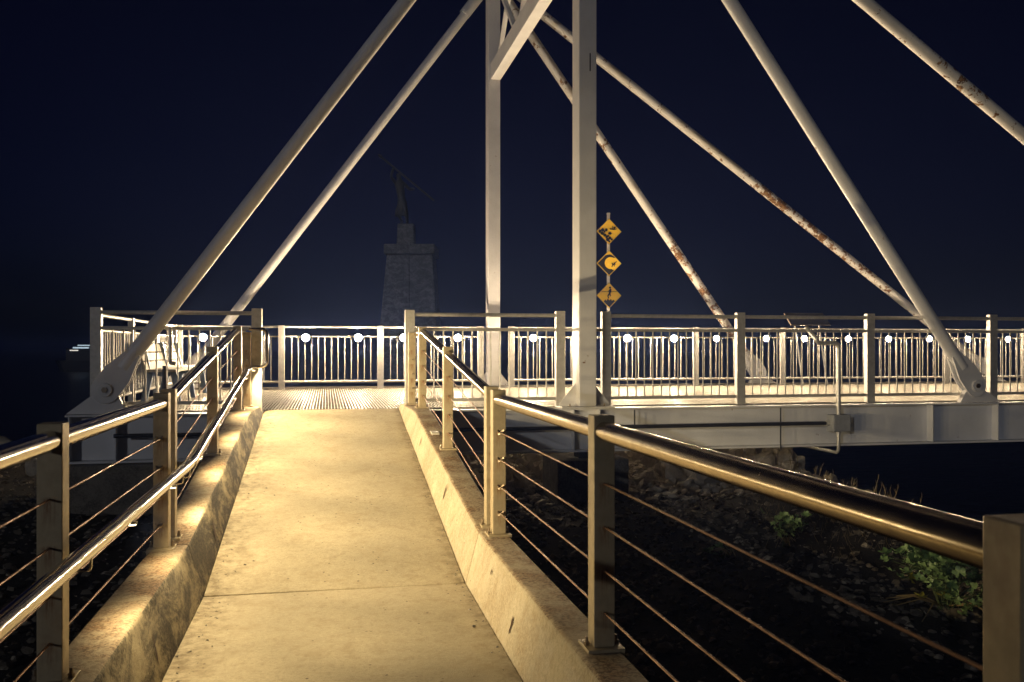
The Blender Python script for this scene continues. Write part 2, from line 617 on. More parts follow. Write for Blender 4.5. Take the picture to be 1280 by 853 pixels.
# ------------------------------------------------------------------ ramp slabs and kerbs
ramp_o = MB().sweep_y([(y, [(XL - .05, zr(y) - .5), (XR + .05, zr(y) - .5), (XR + .05, zr(y) - .03), (XL - .05, zr(y) - .03)]) for y in (Y0, YJ, YE - .02)]).build('ramp', M['groove'], kind='structure')
def slab(y0, y1, n):
    st = []
    for i in range(n + 1):
        y = y0 + (y1 - y0) * i / n
        st.append((y, [(XL + .004, zr(y) - .029), (XR - .004, zr(y) - .029), (XR - .004, zr(y)), (XL + .004, zr(y))]))
    MB().sweep_y(st).build('concrete_slab', M['slab'], ramp_o, bevel=.003)
slab(-2.5, 1.2, 1)
slab(1.212, YJ - .013, 1)
slab(YJ + .013, YE, 1)
# leaf scraps and chips lying on the slab
chips = MB()
for k in range(260):
    side = rnd.random()
    x = XL + .01 + abs(rnd.gauss(0, .10)) if side < .4 else (XR - .02 - abs(rnd.gauss(0, .04)) if side < .75 else rnd.uniform(XL + .05, XR - .05))
    y = rnd.uniform(2.8, 10.5)
    s = rnd.uniform(.003, .015) * (1 if side < .75 else .7)
    a = rnd.uniform(0, 6.3)
    q = [(s, 0, 0), (.2 * s, .6 * s, .3 * s), (-s, .1 * s, 0), (-.2 * s, -.5 * s, .2 * s), (0, 0, .5 * s)]
    mt = Matrix.Rotation(a, 3, 'Z')
    z = zr(y) + .001
    chips.add([mt @ Vector(v) + Vector((x, y, z)) for v in q], [(0, 1, 4), (1, 2, 4), (2, 3, 4), (3, 0, 4)])
chips.build('leaf_litter', M['panel'], None, kind='stuff', label='specks of leaf litter and grit along the ramp edges', category='litter')

def kerb(side, y0, y1, mats, label):
    st = []
    n = max(2, int((y1 - y0) / .35))
    for i in range(n + 1):
        y = y0 + (y1 - y0) * i / n
        z, k = zr(y), kz(y)
        wob = .004 * noise.noise(Vector((y * 1.7, side * 5, 0)))
        frac = min(1, (k - z) / .32)
        xt = .87 + .075 * frac + wob
        rr = .028
        prof = [(.87, z - .2), (.87 + wob, z)]
        for a in range(5):
            th = math.pi - a * math.pi / 8
            prof.append((xt + rr + rr * math.cos(th), k - rr + rr * math.sin(th)))
        ox = 1.13 if side > 0 else 1.155
        prof += [(ox - .015, k), (ox, k - .015), (ox, -.9), (.95, -.9)]
        if side < 0: prof = [(.14 - x, zz) for x, zz in prof]
        st.append((y, prof))
    me = MB().sweep_y(st).mesh('kerb', mats, 0, True)
    for p in me.polygons:
        if p.normal.z > .8: p.material_index = 1
    return link('kerb', me, None, kind='structure')
kerbs = [kerb(1, Y0, YJ - .005, [M['kerb_clean'], M['kerb_top']], ''),
         kerb(1, YJ + .005, YE + .02, [M['kerb_clean'], M['kerb_top']], ''),
         kerb(-1, Y0, YJ - .005, [M['kerb_dirty'], M['kerb_top']], ''),
         kerb(-1, YJ + .005, YE + .02, [M['kerb_dirty'], M['kerb_top']], '')]
# rust-edged chips and dark slits in the kerb faces
def gash(side, y, h0, h1, wd, seed):
    q = random.Random(seed)
    L, Rr = [], []
    for i in range(7):
        f = i / 6
        z = zr(y) + h0 + (h1 - h0) * f
        xx = .87 + .075 * (z - zr(y)) / .32 - .0025
        if side < 0: xx = .14 - xx
        yc = y + .25 * wd * math.sin(f * 4 + seed)
        hw = wd * (.12 + .5 * math.sin(math.pi * f)) * q.uniform(.6, 1.2)
        L.append((xx, yc - hw, z)); Rr.append((xx, yc + hw, z))
    n = 7
    MB().add(L + Rr, [(i, i + 1, n + i + 1, n + i) for i in range(n - 1)]).build('rust_chip', M['chip'], kerbs[0 if side > 0 and y < YJ else 1 if side > 0 else 2 if y < YJ else 3])
for a in ((1, 7.1, .12, .24, .03, 1), (1, 4.42, .08, .17, .028, 2), (1, 8.9, .1, .2, .03, 3), (-1, 4.36, .06, .2, .03, 4), (-1, 6.55, .05, .2, .05, 5), (1, 5.1, .2, .24, .02, 7)): gash(*a)
o = MB().box(.985, 1.055, 8.62, 8.86, kz(8.62) + .004, kz(8.74) + .012).build('name_plate', M['label'], None, .002)
o.rotation_euler = (0, 0, 0)
o['label'] = 'small pale blank plate lying on the right kerb top'; o['category'] = 'plate'

# ------------------------------------------------------------------ ramp railings
PS = .085
CZ = (.146, .31, .48, .65)
TUBE_H = .853
def post_mesh(h):
    return MB().box(-PS / 2, PS / 2, 0, PS, .012, h).mesh('post', M['post'], .004)
post_me = post_mesh(.915)
plate_me = MB().box(-.074, .074, -.03, PS + .03, -.02, .012).mesh('base_plate', M['post'], .002)
boltm = MB()
boltm.tube([(0, 0, 0), (0, 0, .014)], .0115, 6).tube([(0, 0, .014), (0, 0, .034)], .007, 8)
bolt_me = boltm.mesh('bolt', M['bolt'])
fit = MB()
fit.tube([(0, 0, 0), (0, -.03, 0)], .011, 8).bar((-.012, -.03, -.012), (.02, -.05, .018), .006, .01).bar((.012, -.03, -.012), (-.02, -.05, .018), .006, .01).tube([(0, -.05, 0), (0, -.13, 0)], [.008, .0045], 8)
fit_me = fit.mesh('cable_fitting', M['bolt'])

def ramp_railing(label, side, ys, tube_pts, fit_at, fdir):
    x = 1.0625 if side > 0 else -.947
    t = thing('ramp_railing', label, 'railing', (x, ys[0], kz(ys[0])), 'stainless cable railings on the ramp kerbs')
    for y in ys:
        p = link('post', post_me, t, (x, y, kz(y)))
        q = link('base_plate', plate_me, p, (x, y, kz(y)))
        for sx in (-1, 1):
            link('bolt', bolt_me, p, (x + sx * .060, y + PS / 2, kz(y) + .012))
    MB().tube([(x, y, z) for y, z in tube_pts], .038, 28).build('top_tube', M['tube_worn'] if side > 0 else M['tube'], t, smooth=True)
    for c in CZ:
        pts = [(x + (.0), y + PS / 2, kz(y + PS / 2) + c) for y in ys]
        MB().tube(pts, .0042, 8).build('cable', M['cable'], t, smooth=True)
        for yf, sg in fit_at:
            o = link('cable_fitting', fit_me, t, (x, yf, kz(yf) + c))
            if sg > 0: o.rotation_euler = (0, 0, math.pi)
    return t
J1, J2 = 5.60, 5.84
ramp_railing('right hand stainless cable railing on the level kerb nearest the camera', 1, (-1.05, 1.18, 3.40, J1), [(-1.6, .32 + TUBE_H), (J1 + .06, .32 + TUBE_H)], [(J1, -1)], -1)
ramp_railing('right hand stainless cable railing climbing the sloped kerb to the bridge', 1, (J2, 8.03, 10.24), [(J2 + .02, kz(J2) + TUBE_H), (YK + .2, kz(YK) + TUBE_H), (10.5, .82 + TUBE_H), (10.95, .82 + TUBE_H)], [], 1)
ramp_railing('left hand stainless cable railing on the level kerb nearest the camera', -1, (-1.05, 1.2, 3.43, J1), [(-1.6, .32 + TUBE_H), (J1 + .06, .32 + TUBE_H)], [(J1, -1)], -1)
ramp_railing('left hand stainless cable railing climbing the sloped kerb to the bridge', -1, (J2, 8.03, 10.24), [(J2 + .02, kz(J2) + TUBE_H), (YK + .2, kz(YK) + TUBE_H), (10.5, .82 + TUBE_H), (10.95, .82 + TUBE_H)], [], 1)
# short end posts next to the bridge
endpost_me = post_mesh(.86)
for x, lab in ((1.003, 'short stainless end post of the right ramp rail beside the bridge'), (-.90, 'short stainless end post of the left ramp rail beside the bridge')):
    e = thing('end_post', lab, 'post', (x, 10.9, .82))
    link('post', endpost_me, e, (x, 10.88, .82))
    link('base_plate', plate_me, e, (x, 10.88, .82))
    for k in range(3):
        MB().tube([(x, 10.88, 1.02 + k * .17), (x, 10.80, 1.02 + k * .17)], .007, 8).build('cable_stud', M['bolt'], e)

# lower handrail on the left with brackets
hx = -.835
hr = thing('handrail', 'polished lower handrail running along the inside of the left railing', 'handrail', (hx, 5.0, .32))
def hz(y): return (kz(min(max(y - .3, 0), YK)) if y > YJ else .32) + .455
path = [(hx, -1.6, .775), (hx, 5.9, .775), (hx, 6.1, .785)]
for y in (7, 8, 9, 10.1): path.append((hx, y, .785 + .117 * (y - 6.1)))
path += [(hx, 10.5, 1.27), (hx, 10.95, 1.275)]
MB().tube(path, .030, 28).build('rail_tube', M['tube'], hr, smooth=True)
ret = [(hx, 10.95, 1.275)] + arc((hx + .07, 10.95, 1.275), .07, math.pi, math.pi / 2, 5, (1, 0, 0), (0, 1, 0)) + \
      arc((hx + .08, 11.02, 1.345), .07, -math.pi / 2, 0, 5, (1, 0, 0), (0, 0, 1)) + [(hx + .15, 11.02, 1.66)] + \
      arc((hx + .09, 11.02, 1.66), .06, 0, math.pi / 2, 5, (1, 0, 0), (0, 0, 1)) + [(hx - .05, 11.02, 1.72)]
MB().tube(ret, .022, 16).build('return_loop', M['tube'], hr, smooth=True)
MB().tube([(hx, 6.0, .776), (hx, 6.12, .786)], .034, 24).build('sleeve', M['tube'], hr, smooth=True)
for y in (1.25, 3.53, 5.68, 5.95, 8.1, 10.3):
    z = .775 if y < 6 else .785 + .117 * (y - 6.1)
    MB().tube([(hx, y, z - .028), (hx, y, z - .065)] + arc((hx - .015, y, z - .065), .015, 0, -math.pi / 2, 4, (1, 0, 0), (0, 0, 1)) + [(-.915, y, z - .08)], .006, 8).build('bracket', M['tube'], hr, smooth=True)

# LED lamps under the lower handrail
lensm = MB().tube([(0, 0, 0), (0, 0, -.006)], .016, 16).mesh('lens', M['led'])
caseM = MB().tube([(0, 0, .006), (0, 0, -.003)], .022, 16).mesh('housing', M['housing'])
for k, y in enumerate((4.18, 5.24, 6.30, 7.42, 8.6, 9.8, 10.85)):
    z = .775 if y < 6.1 else min(.785 + .117 * (y - 6.1), 1.275)
    L = thing('handrail_lamp', '%s small warm lamp under the lower handrail counting from the camera' % ('nearest', 'second', 'third', 'fourth', 'fifth', 'sixth', 'farthest')[k], 'lamp', (hx + .012, y, z - .03), 'small lamps under the lower handrail')
    link('housing', caseM, L, (hx + .012, y, z - .033))
    link('lens', lensm, L, (hx + .012, y, z - .037))
    ld = bpy.data.lights.new('handrail_lamp_light', 'SPOT')
    ld.energy = LED_W * (.8 + .95 * min(1, max(0, (y - 4) / 6)))
    ld.color = LED_COL
    ld.spot_size = R(165)
    ld.spot_blend = .7
    ld.shadow_soft_size = .012
    lo = bpy.data.objects.new('handrail_lamp_light', ld)
    C.objects.link(lo)
    lo.parent = L
    td = bpy.data.lights.new('handrail_lamp_throw', 'SPOT')     # the long flat side beam of the same lamp
    td.energy = THROW_W
    td.color = LED_COL
    td.spot_size = R(94)
    td.spot_blend = .9
    td.shadow_soft_size = .012
    to = bpy.data.objects.new('handrail_lamp_throw', td)
    C.objects.link(to)
    to.parent = L
    to.location = (.012, 0, -.024)
    to.rotation_euler = Vector((.84, .50, .0)).to_track_quat('-Z', 'Y').to_euler()
    lo.location = (.012, 0, -.022)
    lo.rotation_euler = (0, R(-51), 0)     # tips the beam down and inward over the ramp

# ------------------------------------------------------------------ bridge
ZD = .76
GY, FY = 10.91, 17.0
br = thing('footbridge', 'white steel cable-stayed style footbridge with tubular struts and grated deck', 'bridge', (3.15, 14, -.5))
def girder(yc, x0, x1, notch):
    gm = MB()
    for a, b2 in (((x0, -.96), (1.13, x1)) if notch else ((x0, x1),)):
        gm.box(a, b2, yc - .14, yc + .14, ZD - .024, ZD - .004)
        gm.box(a, b2, yc - .007, yc + .007, .242, ZD - .025)
    if notch: gm.box(-.959, 1.129, yc - .007, yc + .007, .242, .5)
    gm.box(x0, x1, yc - .14, yc + .14, .218, .241)
    return gm.build('girder', M['paint_girder'], br, .002)
gn = girder(GY, -2.82, 26, True)
gf = girder(FY, -2.82, 26, False)
for x in (-2.78, -2.3, 2.98, 3.31, 7.95, 8.95, 14.2, 15.0, 5.7):
    if x == 5.7: continue
    MB().box(x - .006, x + .006, GY - .13, GY - .008, .243, ZD - .026).build('stiffener', M['paint_girder'], gn)
    MB().box(x - .006, x + .006, FY + .008, FY + .13, .243, ZD - .026).build('stiffener', M['paint_girder'], gf)
for x in (3.75, 5.72):
    MB().tube([(x, GY - .155, ZD - .03), (x, GY - .155, .20 if x > 5 else .53)], .010, 8).build('drain_strap', M['dark_pipe'], gn)
for x in [-2.0 + 1.84 * i for i in range(15)]:
    MB().box(x - .05, x + .05, GY + .01, FY - .01, .42, .70).build('cross_beam', M['paint_girder'], br)
# grating: bars along y, cross rods
gr = MB()
x = -2.6
while x < 24:
    gr.box(x - .006, x + .006, 11.215 if -.95 < x < 1.1 else GY + .151, FY - .151, ZD - .03, ZD)
    x += .0375
y = GY + .55
while y < FY - .3:
    gr.box(-2.6, 24, y - .004, y + .004, ZD - .02, ZD - .003)
    y += .3
gr.build('deck_grating', M['grate'], br, kind='stuff')
MB().box(-2.7, -1.05, GY + .141, GY + .149, ZD - .09, ZD + .012).build('edge_plate', M['grate'], br)
MB().box(1.2, 24, GY + .141, GY + .149, ZD - .09, ZD + .012).build('edge_plate', M['grate'], br)
MB().box(-2.7, 24, FY - .149, FY - .141, ZD - .09, ZD + .035).build('edge_plate', M['grate'], br)
MB().box(-.78, .92, YE + .003, YE + .011, ZD - .06, ZD - .004).build('threshold_strip', M['dark_pipe'], br)

# towers
TX = 3.147
HT = 9.0
def column(yc, cx):
    c = MB().box(cx - .112, cx + .112, yc - .16, yc + .16, ZD + .02, HT).build('tower_column', M['paint'], br, .012)
    MB().box(cx - .34, cx + .34, yc - .2, yc + .2, ZD - .002, ZD + .019).build('base_plate', M['paint'], c, .003)
    for s in (-1, 1):
        MB().prism([(cx + s * .113, ZD + .021), (cx + s * .32, ZD + .021), (cx + s * .32, ZD + .05), (cx + s * .113, ZD + .30)], 'y', yc - .008, yc + .008).build('gusset', M['paint'], c)
    for sx in (-1, 1):
        for sy in (-1, 1):
            link('bolt', bolt_me, c, (cx + sx * .22, yc + sy * .13, ZD + .019))
    st = MB().box(cx - .10, cx + .10, yc - .12, yc + .12, .14, .217).build('bearing', M['dark_pipe'], c)
    return c
c1 = column(GY, TX)
c2 = column(FY, 3.10)
# ladder of hatch on the near column: slot
MB().box(TX + .02, TX + .035, GY - .163, GY - .159, 4.9, 5.12).build('slot', M['sign_black'], c1)
# horizontal cross beam and X bracing between the columns
MB().box(3.03, 3.22, GY + .162, FY - .162, 6.55, 6.86).build('tower_beam', M['paint'], br, .01)
MB().box(3.05, 3.20, GY + .162, FY - .162, 8.55, 8.78).build('tower_beam', M['paint'], br, .01)
yy = [GY + .2, GY + 2.1, GY + 4.0, FY - .2]
for a, b2 in zip(yy[:-1], yy[1:]):
    MB().bar((3.09, a, 6.87), (3.09, b2, 8.54), .06, .08, (1, 0, 0)).build('brace', M['paint'], br)
    MB().bar((3.17, b2, 6.87), (3.17, a, 8.54), .06, .08, (1, 0, 0)).build('brace', M['paint'], br)
# struts
SR = .086
def strut(yc, top, base, mat, near):
    top, base = Vector(top), Vector(base)
    d = (base - top).normalized()
    sx = 1 if d.x > 0 else -1
    end = base - d * .30
    s = MB().tube([top, end], SR, 28).build('strut', mat, br, smooth=True)
    # fork plate with a rounded end round the pin
    up = Vector((-d.z, 0, d.x)) * (1 if d.x > 0 else -1)
    rr = .155
    pl = []
    e0 = base - d * .52
    pl.append(e0 + up * .075); pl.append(base - d * .22 + up * rr)
    for i in range(9):
        a = math.pi / 2 - math.pi * i / 8
        pl.append(base + d * rr * math.cos(a) + up * rr * math.sin(a))
    pl.append(base - d * .22 - up * rr); pl.append(e0 - up * .075)
    for k, off in enumerate((-.052, .052)):
        MB().prism([(p.x, p.z) for p in pl], 'y', yc + off - .014, yc + off + .014).build('clevis_plate', M['paint'], s, .003)
    MB().tube([(base.x, yc - .095, base.z), (base.x, yc + .095, base.z)], .075, 28).build('pin', M['paint'], s, .004)
    MB().tube([(base.x, yc - .11, base.z), (base.x, yc + .11, base.z)], .034, 6).build('pin_bolt', M['bolt'], s)
    # lug on the girder
    b = base
    lug = [(b.x - .36 * 1, ZD), (b.x + .36, ZD)]
    arcp = [(b.x + .13 * math.cos(a), b.z + .13 * math.sin(a)) for a in [R(-20) + R(220) * i / 10 for i in range(11)]]
    lo_, hi_ = (b.x - (.42 if sx < 0 else .22), b.x + (.22 if sx < 0 else .42))
    MB().prism([(lo_, ZD), (hi_, ZD)] + arcp, 'y', yc - .036, yc + .036).build('anchor_lug', M['paint'], br, .003)
    return s
zn, zf = 8.62, 8.45
strut(GY, (TX - .05, GY, zn), (-2.42, GY, 1.03), M['paint'], True)
strut(GY, (TX + .05, GY, zn), (8.66, GY, .985), M['paint'], True)
strut(GY, (TX + .05, GY, zn + .1), (14.5, GY, .98), M['paint_near_long'], True)
strut(FY, (3.05, FY, zf), (-2.42, FY, 1.03), M['paint'], False)
strut(FY, (3.15, FY, zf), (8.55, FY, 1.0), M['paint_far_short'], False)
strut(FY, (3.15, FY, zf + .1), (13.9, FY, 1.0), M['paint_far_long'], False)
# end sleeve on the far left strut near its head
MB().tube([(2.55, FY, 7.79), (2.98, FY, 8.37)], .105, 20).build('sleeve', M['paint'], br, smooth=True)

# piers
for x0, x1, lab in ((2.72, 3.62, 'low concrete pier block under the tower among the rocks'), (-2.75, -1.75, 'low concrete pier block under the left end of the bridge')):
    p = MB().box(x0, x1, GY - .32, GY + .45, -1.0, .14 if x0 > 0 else .217).build('pier', M['pier'], None, .012)
    p['label'] = lab; p['category'] = 'pier'
for x0, x1, lab in ((2.72, 3.62, 'concrete pier block under the far tower column'), (-2.75, -1.75, 'concrete pier block under the far left corner of the bridge')):
    p = MB().box(x0, x1, FY - .4, FY + .4, -2, .14 if x0 > 0 else .217).build('pier', M['pier'], None, .012)
    p['label'] = lab; p['category'] = 'pier'

# pipes and junction box on the near girder
pp = thing('service_pipe', 'dark service pipe along the girder ending at a grey junction box', 'pipe', (6.6, GY - .2, .52))
MB().tube([(-2.3, GY - .2, .525), (6.34, GY - .2, .525)], .024, 14).build('long_pipe', M['dark_pipe'], pp, smooth=True)
MB().tube([(6.33, GY - .2, .525), (6.38, GY - .2, .525)], .034, 8).build('gland', M['pipe'], pp)
bx = MB().box(6.38, 6.63, GY - .30, GY - .145, .42, .635).build('junction_box', M['box_grey'], pp, .006)
MB().box(6.395, 6.615, GY - .308, GY - .301, .435, .62).build('lid', M['box_grey'], bx, .002)
cd = [(6.5, GY - .22, .636), (6.5, GY - .22, 1.50)] + arc((6.44, GY - .22, 1.50), .06, 0, math.pi / 2, 5, (1, 0, 0), (0, 0, 1)) + [(6.26, GY - .2, 1.56)] + \
     arc((6.26, GY - .2, 1.62), .06, -math.pi / 2, -math.pi, 5, (1, 0, 0), (0, 0, 1)) + [(6.2, GY + .05, 1.76)]
MB().tube(cd, .03, 14).build('conduit', M['pipe'], pp, smooth=True)
cd = [(6.5, GY - .22, .419), (6.5, GY - .22, .20)] + arc((6.5, GY - .16, .20), .06, math.pi, math.pi * 1.5, 5, (0, 1, 0), (0, 0, 1)) + [(6.5, GY + 2.2, .14)]
MB().tube(cd, .022, 14).build('lower_conduit', M['pipe'], pp, smooth=True)
for z in (.66, .40):
    MB().tube([(6.5, GY - .22, z - .02), (6.5, GY - .22, z + .02)], .03, 10).build('coupling', M['pipe'], pp)
pl = thing('conduit', 'shiny vertical conduit dropping from the left bridge rail', 'pipe', (-1.72, GY + .02, .9))
cd = [(-1.75, GY + .06, 1.72), (-1.75, GY + .06, 1.35)] + arc((-1.72, GY + .06, 1.35), .03, math.pi, math.pi * 1.5, 5, (1, 0, 0), (0, 0, 1)) + [(-1.69, GY + .06, 1.32)]
MB().tube(cd, .024, 14).build('pipe_run', M['pipe'], pl, smooth=True)
MB().tube([(-1.76, GY - .25, 1.0), (-1.76, GY - .25, 1.30)], .024, 12).build('pipe_stub', M['dark_pipe'], pl)

# ------------------------------------------------------------------ bridge railings
bal_near = MB().tube([(0, 0, 0), (0, 0, .845)], .0085, 8).mesh('baluster', M['galv'])
bal_far = MB().tube([(0, 0, 0), (0, 0, .79)], .0085, 8).mesh('baluster', M['galv'])
npost_me = MB().box(-.058, .058, -.04, .04, 0, 1.20).mesh('post', M['galv'], .003)
fpost_me = MB().box(-.055, .055, -.035, .035, 0, 1.14).mesh('post', M['galv'], .003)
def near_railing(label, posts, y, spans):
    t = thing('bridge_railing', label, 'railing', (posts[0], y, ZD), 'tall baluster railings of the footbridge')
    for x in posts: link('post', npost_me, t, (x, y, ZD))
    for x0, x1 in spans:
        a, b2 = x0 + .059, x1 - .059
        MB().tube([(a, y, ZD + 1.145), (b2, y, ZD + 1.145)], .024, 12).build('top_rail', M['galv'], t, smooth=True)
        MB().box(a, b2, y - .03, y + .03, ZD + .945, ZD + .985).build('middle_rail', M['galv'], t, .004)
        MB().box(a, b2, y - .02, y + .02, ZD + .085, ZD + .125).build('bottom_rail', M['galv'], t, .003)
        n = int((b2 - a) / .12)
        for i in range(1, n + 1):
            link('baluster', bal_near, t, (a + (b2 - a) * i / (n + 1), y, ZD + .11))
    return t
RY = 11.05
near_railing('tall baluster railing bay left of the ramp by the strut foot', [-2.56, -.80], RY, [(-2.56, -.80)])
near_railing('tall baluster railing bay between the ramp mouth and the tower', [.99, 2.87], RY, [(.99, 2.87)])
xs = [3.47, 5.30, 7.18, 9.07, 10.93, 12.8, 14.7]
near_railing('long near side baluster railing running right from the tower', xs, RY, list(zip(xs[:-1], xs[1:])))
# two short rails bridging the gap beside the tower column
for a, b2 in ((2.93, 3.03), (3.265, 3.41)):
    MB().box(a, b2, RY - .02, RY + .02, ZD + .945, ZD + .985).build('link_rail', M['galv'], br)

def far_railing(label, pts, lamps=True):
    # pts: list of (x,y) post positions along a straight line
    t = thing('bridge_railing', label, 'railing', (pts[0][0], pts[0][1], ZD), 'low baluster railings along the far deck edge')
    rz = math.atan2(pts[-1][1] - pts[0][1], pts[-1][0] - pts[0][0])
    for p in pts: link('post', fpost_me, t, (p[0], p[1], ZD), (0, 0, rz))
    for p, q in zip(pts[:-1], pts[1:]):
        p, q = Vector((*p, 0)), Vector((*q, 0))
        d = (q - p).normalized()
        a, b2 = p + d * .056, q - d * .056
        Z = lambda z: Vector((0, 0, z))
        MB().tube([a + Z(ZD + 1.115), b2 + Z(ZD + 1.115)], .022, 12).build('top_rail', M['galv'], t, smooth=True)
        MB().tube([a + Z(ZD + .94), b2 + Z(ZD + .94)], .016, 10).build('middle_rail', M['galv'], t, smooth=True)
        MB().tube([a + Z(ZD + .135), b2 + Z(ZD + .135)], .024, 10).build('bottom_rail', M['galv'], t, smooth=True)
        n = int((b2 - a).length / .125)
        for i in range(1, n + 1):
            c = a + (b2 - a) * i / (n + 1)
            link('baluster', bal_far, t, (c.x, c.y, ZD + .145))
    return t
FR = 16.62
far_railing('low far side railing with lamps left of the far tower column', [(-2.5, FR), (-.78, FR), (.96, FR), (2.80, FR)])
fx = [3.38, 5.20, 7.04, 8.88, 10.72, 12.56, 14.4, 16.24]
far_railing('low far side railing with lamps right of the far tower column', [(x, FR) for x in fx])
far_railing('low railing closing the left end of the deck behind the bench', [(-2.56, 11.16), (-2.56, 12.95), (-2.56, 14.75), (-2.56, 16.5)])

# lamps on the far railing (the ones to the right burn dimmer)
dome = bmesh.new()
bmesh.ops.create_uvsphere(dome, u_segments=16, v_segments=8, radius=.060)
bmesh.ops.delete(dome, geom=[v for v in dome.verts if v.co.z > .001], context='VERTS')
bmesh.ops.rotate(dome, verts=dome.verts, matrix=Matrix.Rotation(R(-90), 3, 'X'))
dome_me = bpy.data.meshes.new('lens')
dome.to_mesh(dome_me); dome.free()
dome_me.materials.append(M['deck_lamp'])
for v in dome_me.vertices: v.co.y *= .75
dome_dim = dome_me.copy()
dome_dim.materials[0] = M['deck_lamp_dim']
for v in dome_dim.vertices: v.co *= .85
back_me = MB().tube([(0, -.004, 0), (0, .006, 0), (0, .05, 0)], [.062, .064, .058], 24).mesh('housing', M['box_grey'], 0, True)
arm_me = MB().box(-.012, .012, .045, .075, -.02, .03).mesh('arm', M['housing'])
lamp_x = [-2.1, -.36, .56, 1.37, 2.36, 3.78, 4.78, 5.62, 6.56, 7.44, 8.49, 9.3, 10.27, 11.17, 12.1, 13.0, 13.95, 14.9, 15.8]
lamp_labels = ['lit lamp beside the bench at the left end of the far railing', 'lit lamp on the far railing just right of the ramp left end post', 'lit lamp on the far railing midway above the ramp mouth',
    'lit lamp on the far railing behind the tall post right of the ramp', 'lit lamp on the far railing left of the far tower column', 'lit lamp on the far railing between the two tower columns',
    'lit lamp on the far railing behind the near tower column', 'lit lamp on the far railing just right of the hazard sign pole', 'second lit lamp right of the hazard sign pole',
    'lit lamp on the far railing behind the flaking short far strut', 'lit lamp just left of the information board', 'lit lamp under the information board', 'lit lamp just right of the information board',
    'second lit lamp right of the information board', 'lit lamp left of the near right strut', 'lit lamp on the far railing behind the near right strut', 'lit lamp nearest the right edge of the photo', 'first lamp beyond the right edge of the photo', 'second lamp beyond the right edge of the photo']
for i, x in enumerate(lamp_x):
    L = thing('rail_lamp', lamp_labels[i], 'lamp', (x, FR - .08, ZD + .92), 'round lamps along the far railing')
    link('housing', back_me, L, (x, FR - .09, ZD + .92))
    link('lens', dome_me if x < 7 else dome_dim, L, (x, FR - .09, ZD + .92))
    link('arm', arm_me, L, (x, FR - .09, ZD + .93))

# ------------------------------------------------------------------ bench at the left end of the deck
be = thing('bench', 'pale timber slatted bench with blue legs at the left deck end', 'bench', (-2.2, 14.1, ZD))
y0, y1 = 12.55, 15.7
for k, x in enumerate((-1.99, -2.12, -2.25)):
    MB().box(x - .058, x + .058, y0, y1, ZD + .42, ZD + .455).build('seat_slat', M['bench_wood'], be, .006)
for k in range(3):
    z = ZD + .50 + k * .118
    x = -2.33 - k * .035
    o = MB().box(-.015, .015, y0, y1, -.055, .055).build('back_slat', M['bench_wood'], be, .006)
    o.location = (x, 0, z); o.rotation_euler = (0, R(-16), 0)
for y in (y0 + .25, (y0 + y1) / 2, y1 - .25):
    f = MB()
    f.prism([(-1.96, ZD + .005), (-1.90, ZD + .005), (-1.96, ZD + .418), (-2.04, ZD + .418)], 'y', y - .03, y + .03)
    f.prism([(-2.42, ZD + .005), (-2.34, ZD + .005), (-2.25, ZD + .418), (-2.34, ZD + .418)], 'y', y - .03, y + .03)
    f.prism([(-2.04, ZD + .36), (-2.25, ZD + .36), (-2.25, ZD + .418), (-2.04, ZD + .418)], 'y', y - .028, y + .028)
    f.prism([(-2.34, ZD + .42), (-2.28, ZD + .38), (-2.355, ZD + .82), (-2.46, ZD + .82), (-2.38, ZD + .46)], 'y', y - .03, y + .03)
    f.build('bench_frame', M['bench_blue'], be)

# ------------------------------------------------------------------ interpretation panel on the deck
ip = thing('information_board', 'sloped information board on slanted legs at the far railing', 'sign', (9.24, 16.2, ZD))
bo = MB().box(-.42, .42, -.016, .016, -.19, .19).build('board', M['panel'], ip, .004)
bo.location = (9.24, 16.32, 2.06); bo.rotation_euler = (R(-50), 0, 0)
for x in (8.98, 9.50):
    MB().bar((x + .12, 16.22, ZD + .003), (x - .02, 16.30, 1.98), .05, .03).build('leg', M['galv'], ip)

# ------------------------------------------------------------------ hazard signs
SXc, SYc = 5.43, 17.08
sg = thing('sign_post', 'round steel pole behind the railing carrying three yellow diamonds', 'post', (SXc, SYc + .04, ZD))
MB().tube([(SXc, SYc + .045, -.4), (SXc, SYc + .045, 4.12)], .032, 16).build('pole', M['galv'], sg, smooth=True)
MB().tube([(SXc, SYc + .045, 4.12), (SXc, SYc + .045, 4.15)], .037, 16).build('cap', M['galv'], sg)
HD = .258
def pict(parent, polys, cz, y):
    mb = MB()
    for i, poly in enumerate(polys):
        mb.prism([(SXc + u * HD, cz + v * HD) for u, v in poly], 'y', y - .004 - .0006 * (i % 5), y - .0005)
    mb.build('pictogram', M['sign_black'], parent)
def blob(u, v, r, n=9, seed=0, sq=1):
    q = random.Random(seed)
    return [(u + r * q.uniform(.8, 1.15) * math.cos(2 * math.pi * i / n), v + sq * r * q.uniform(.8, 1.15) * math.sin(2 * math.pi * i / n)) for i in range(n)]
def stick(u0, v0, u1, v1, w0):
    d = Vector((u1 - u0, v1 - v0)); L = d.length or 1
    nrm = Vector((-d.y, d.x)) / L * w0 / 2
    return [(u0 + nrm.x, v0 + nrm.y), (u1 + nrm.x, v1 + nrm.y), (u1 - nrm.x, v1 - nrm.y), (u0 - nrm.x, v0 - nrm.y)]
def diamond(s): return [(0, s), (s, 0), (0, -s), (-s, 0)]
P1 = [blob(-.22, .12, .12, seed=1), blob(.06, -.14, .14, seed=2, sq=.75)]
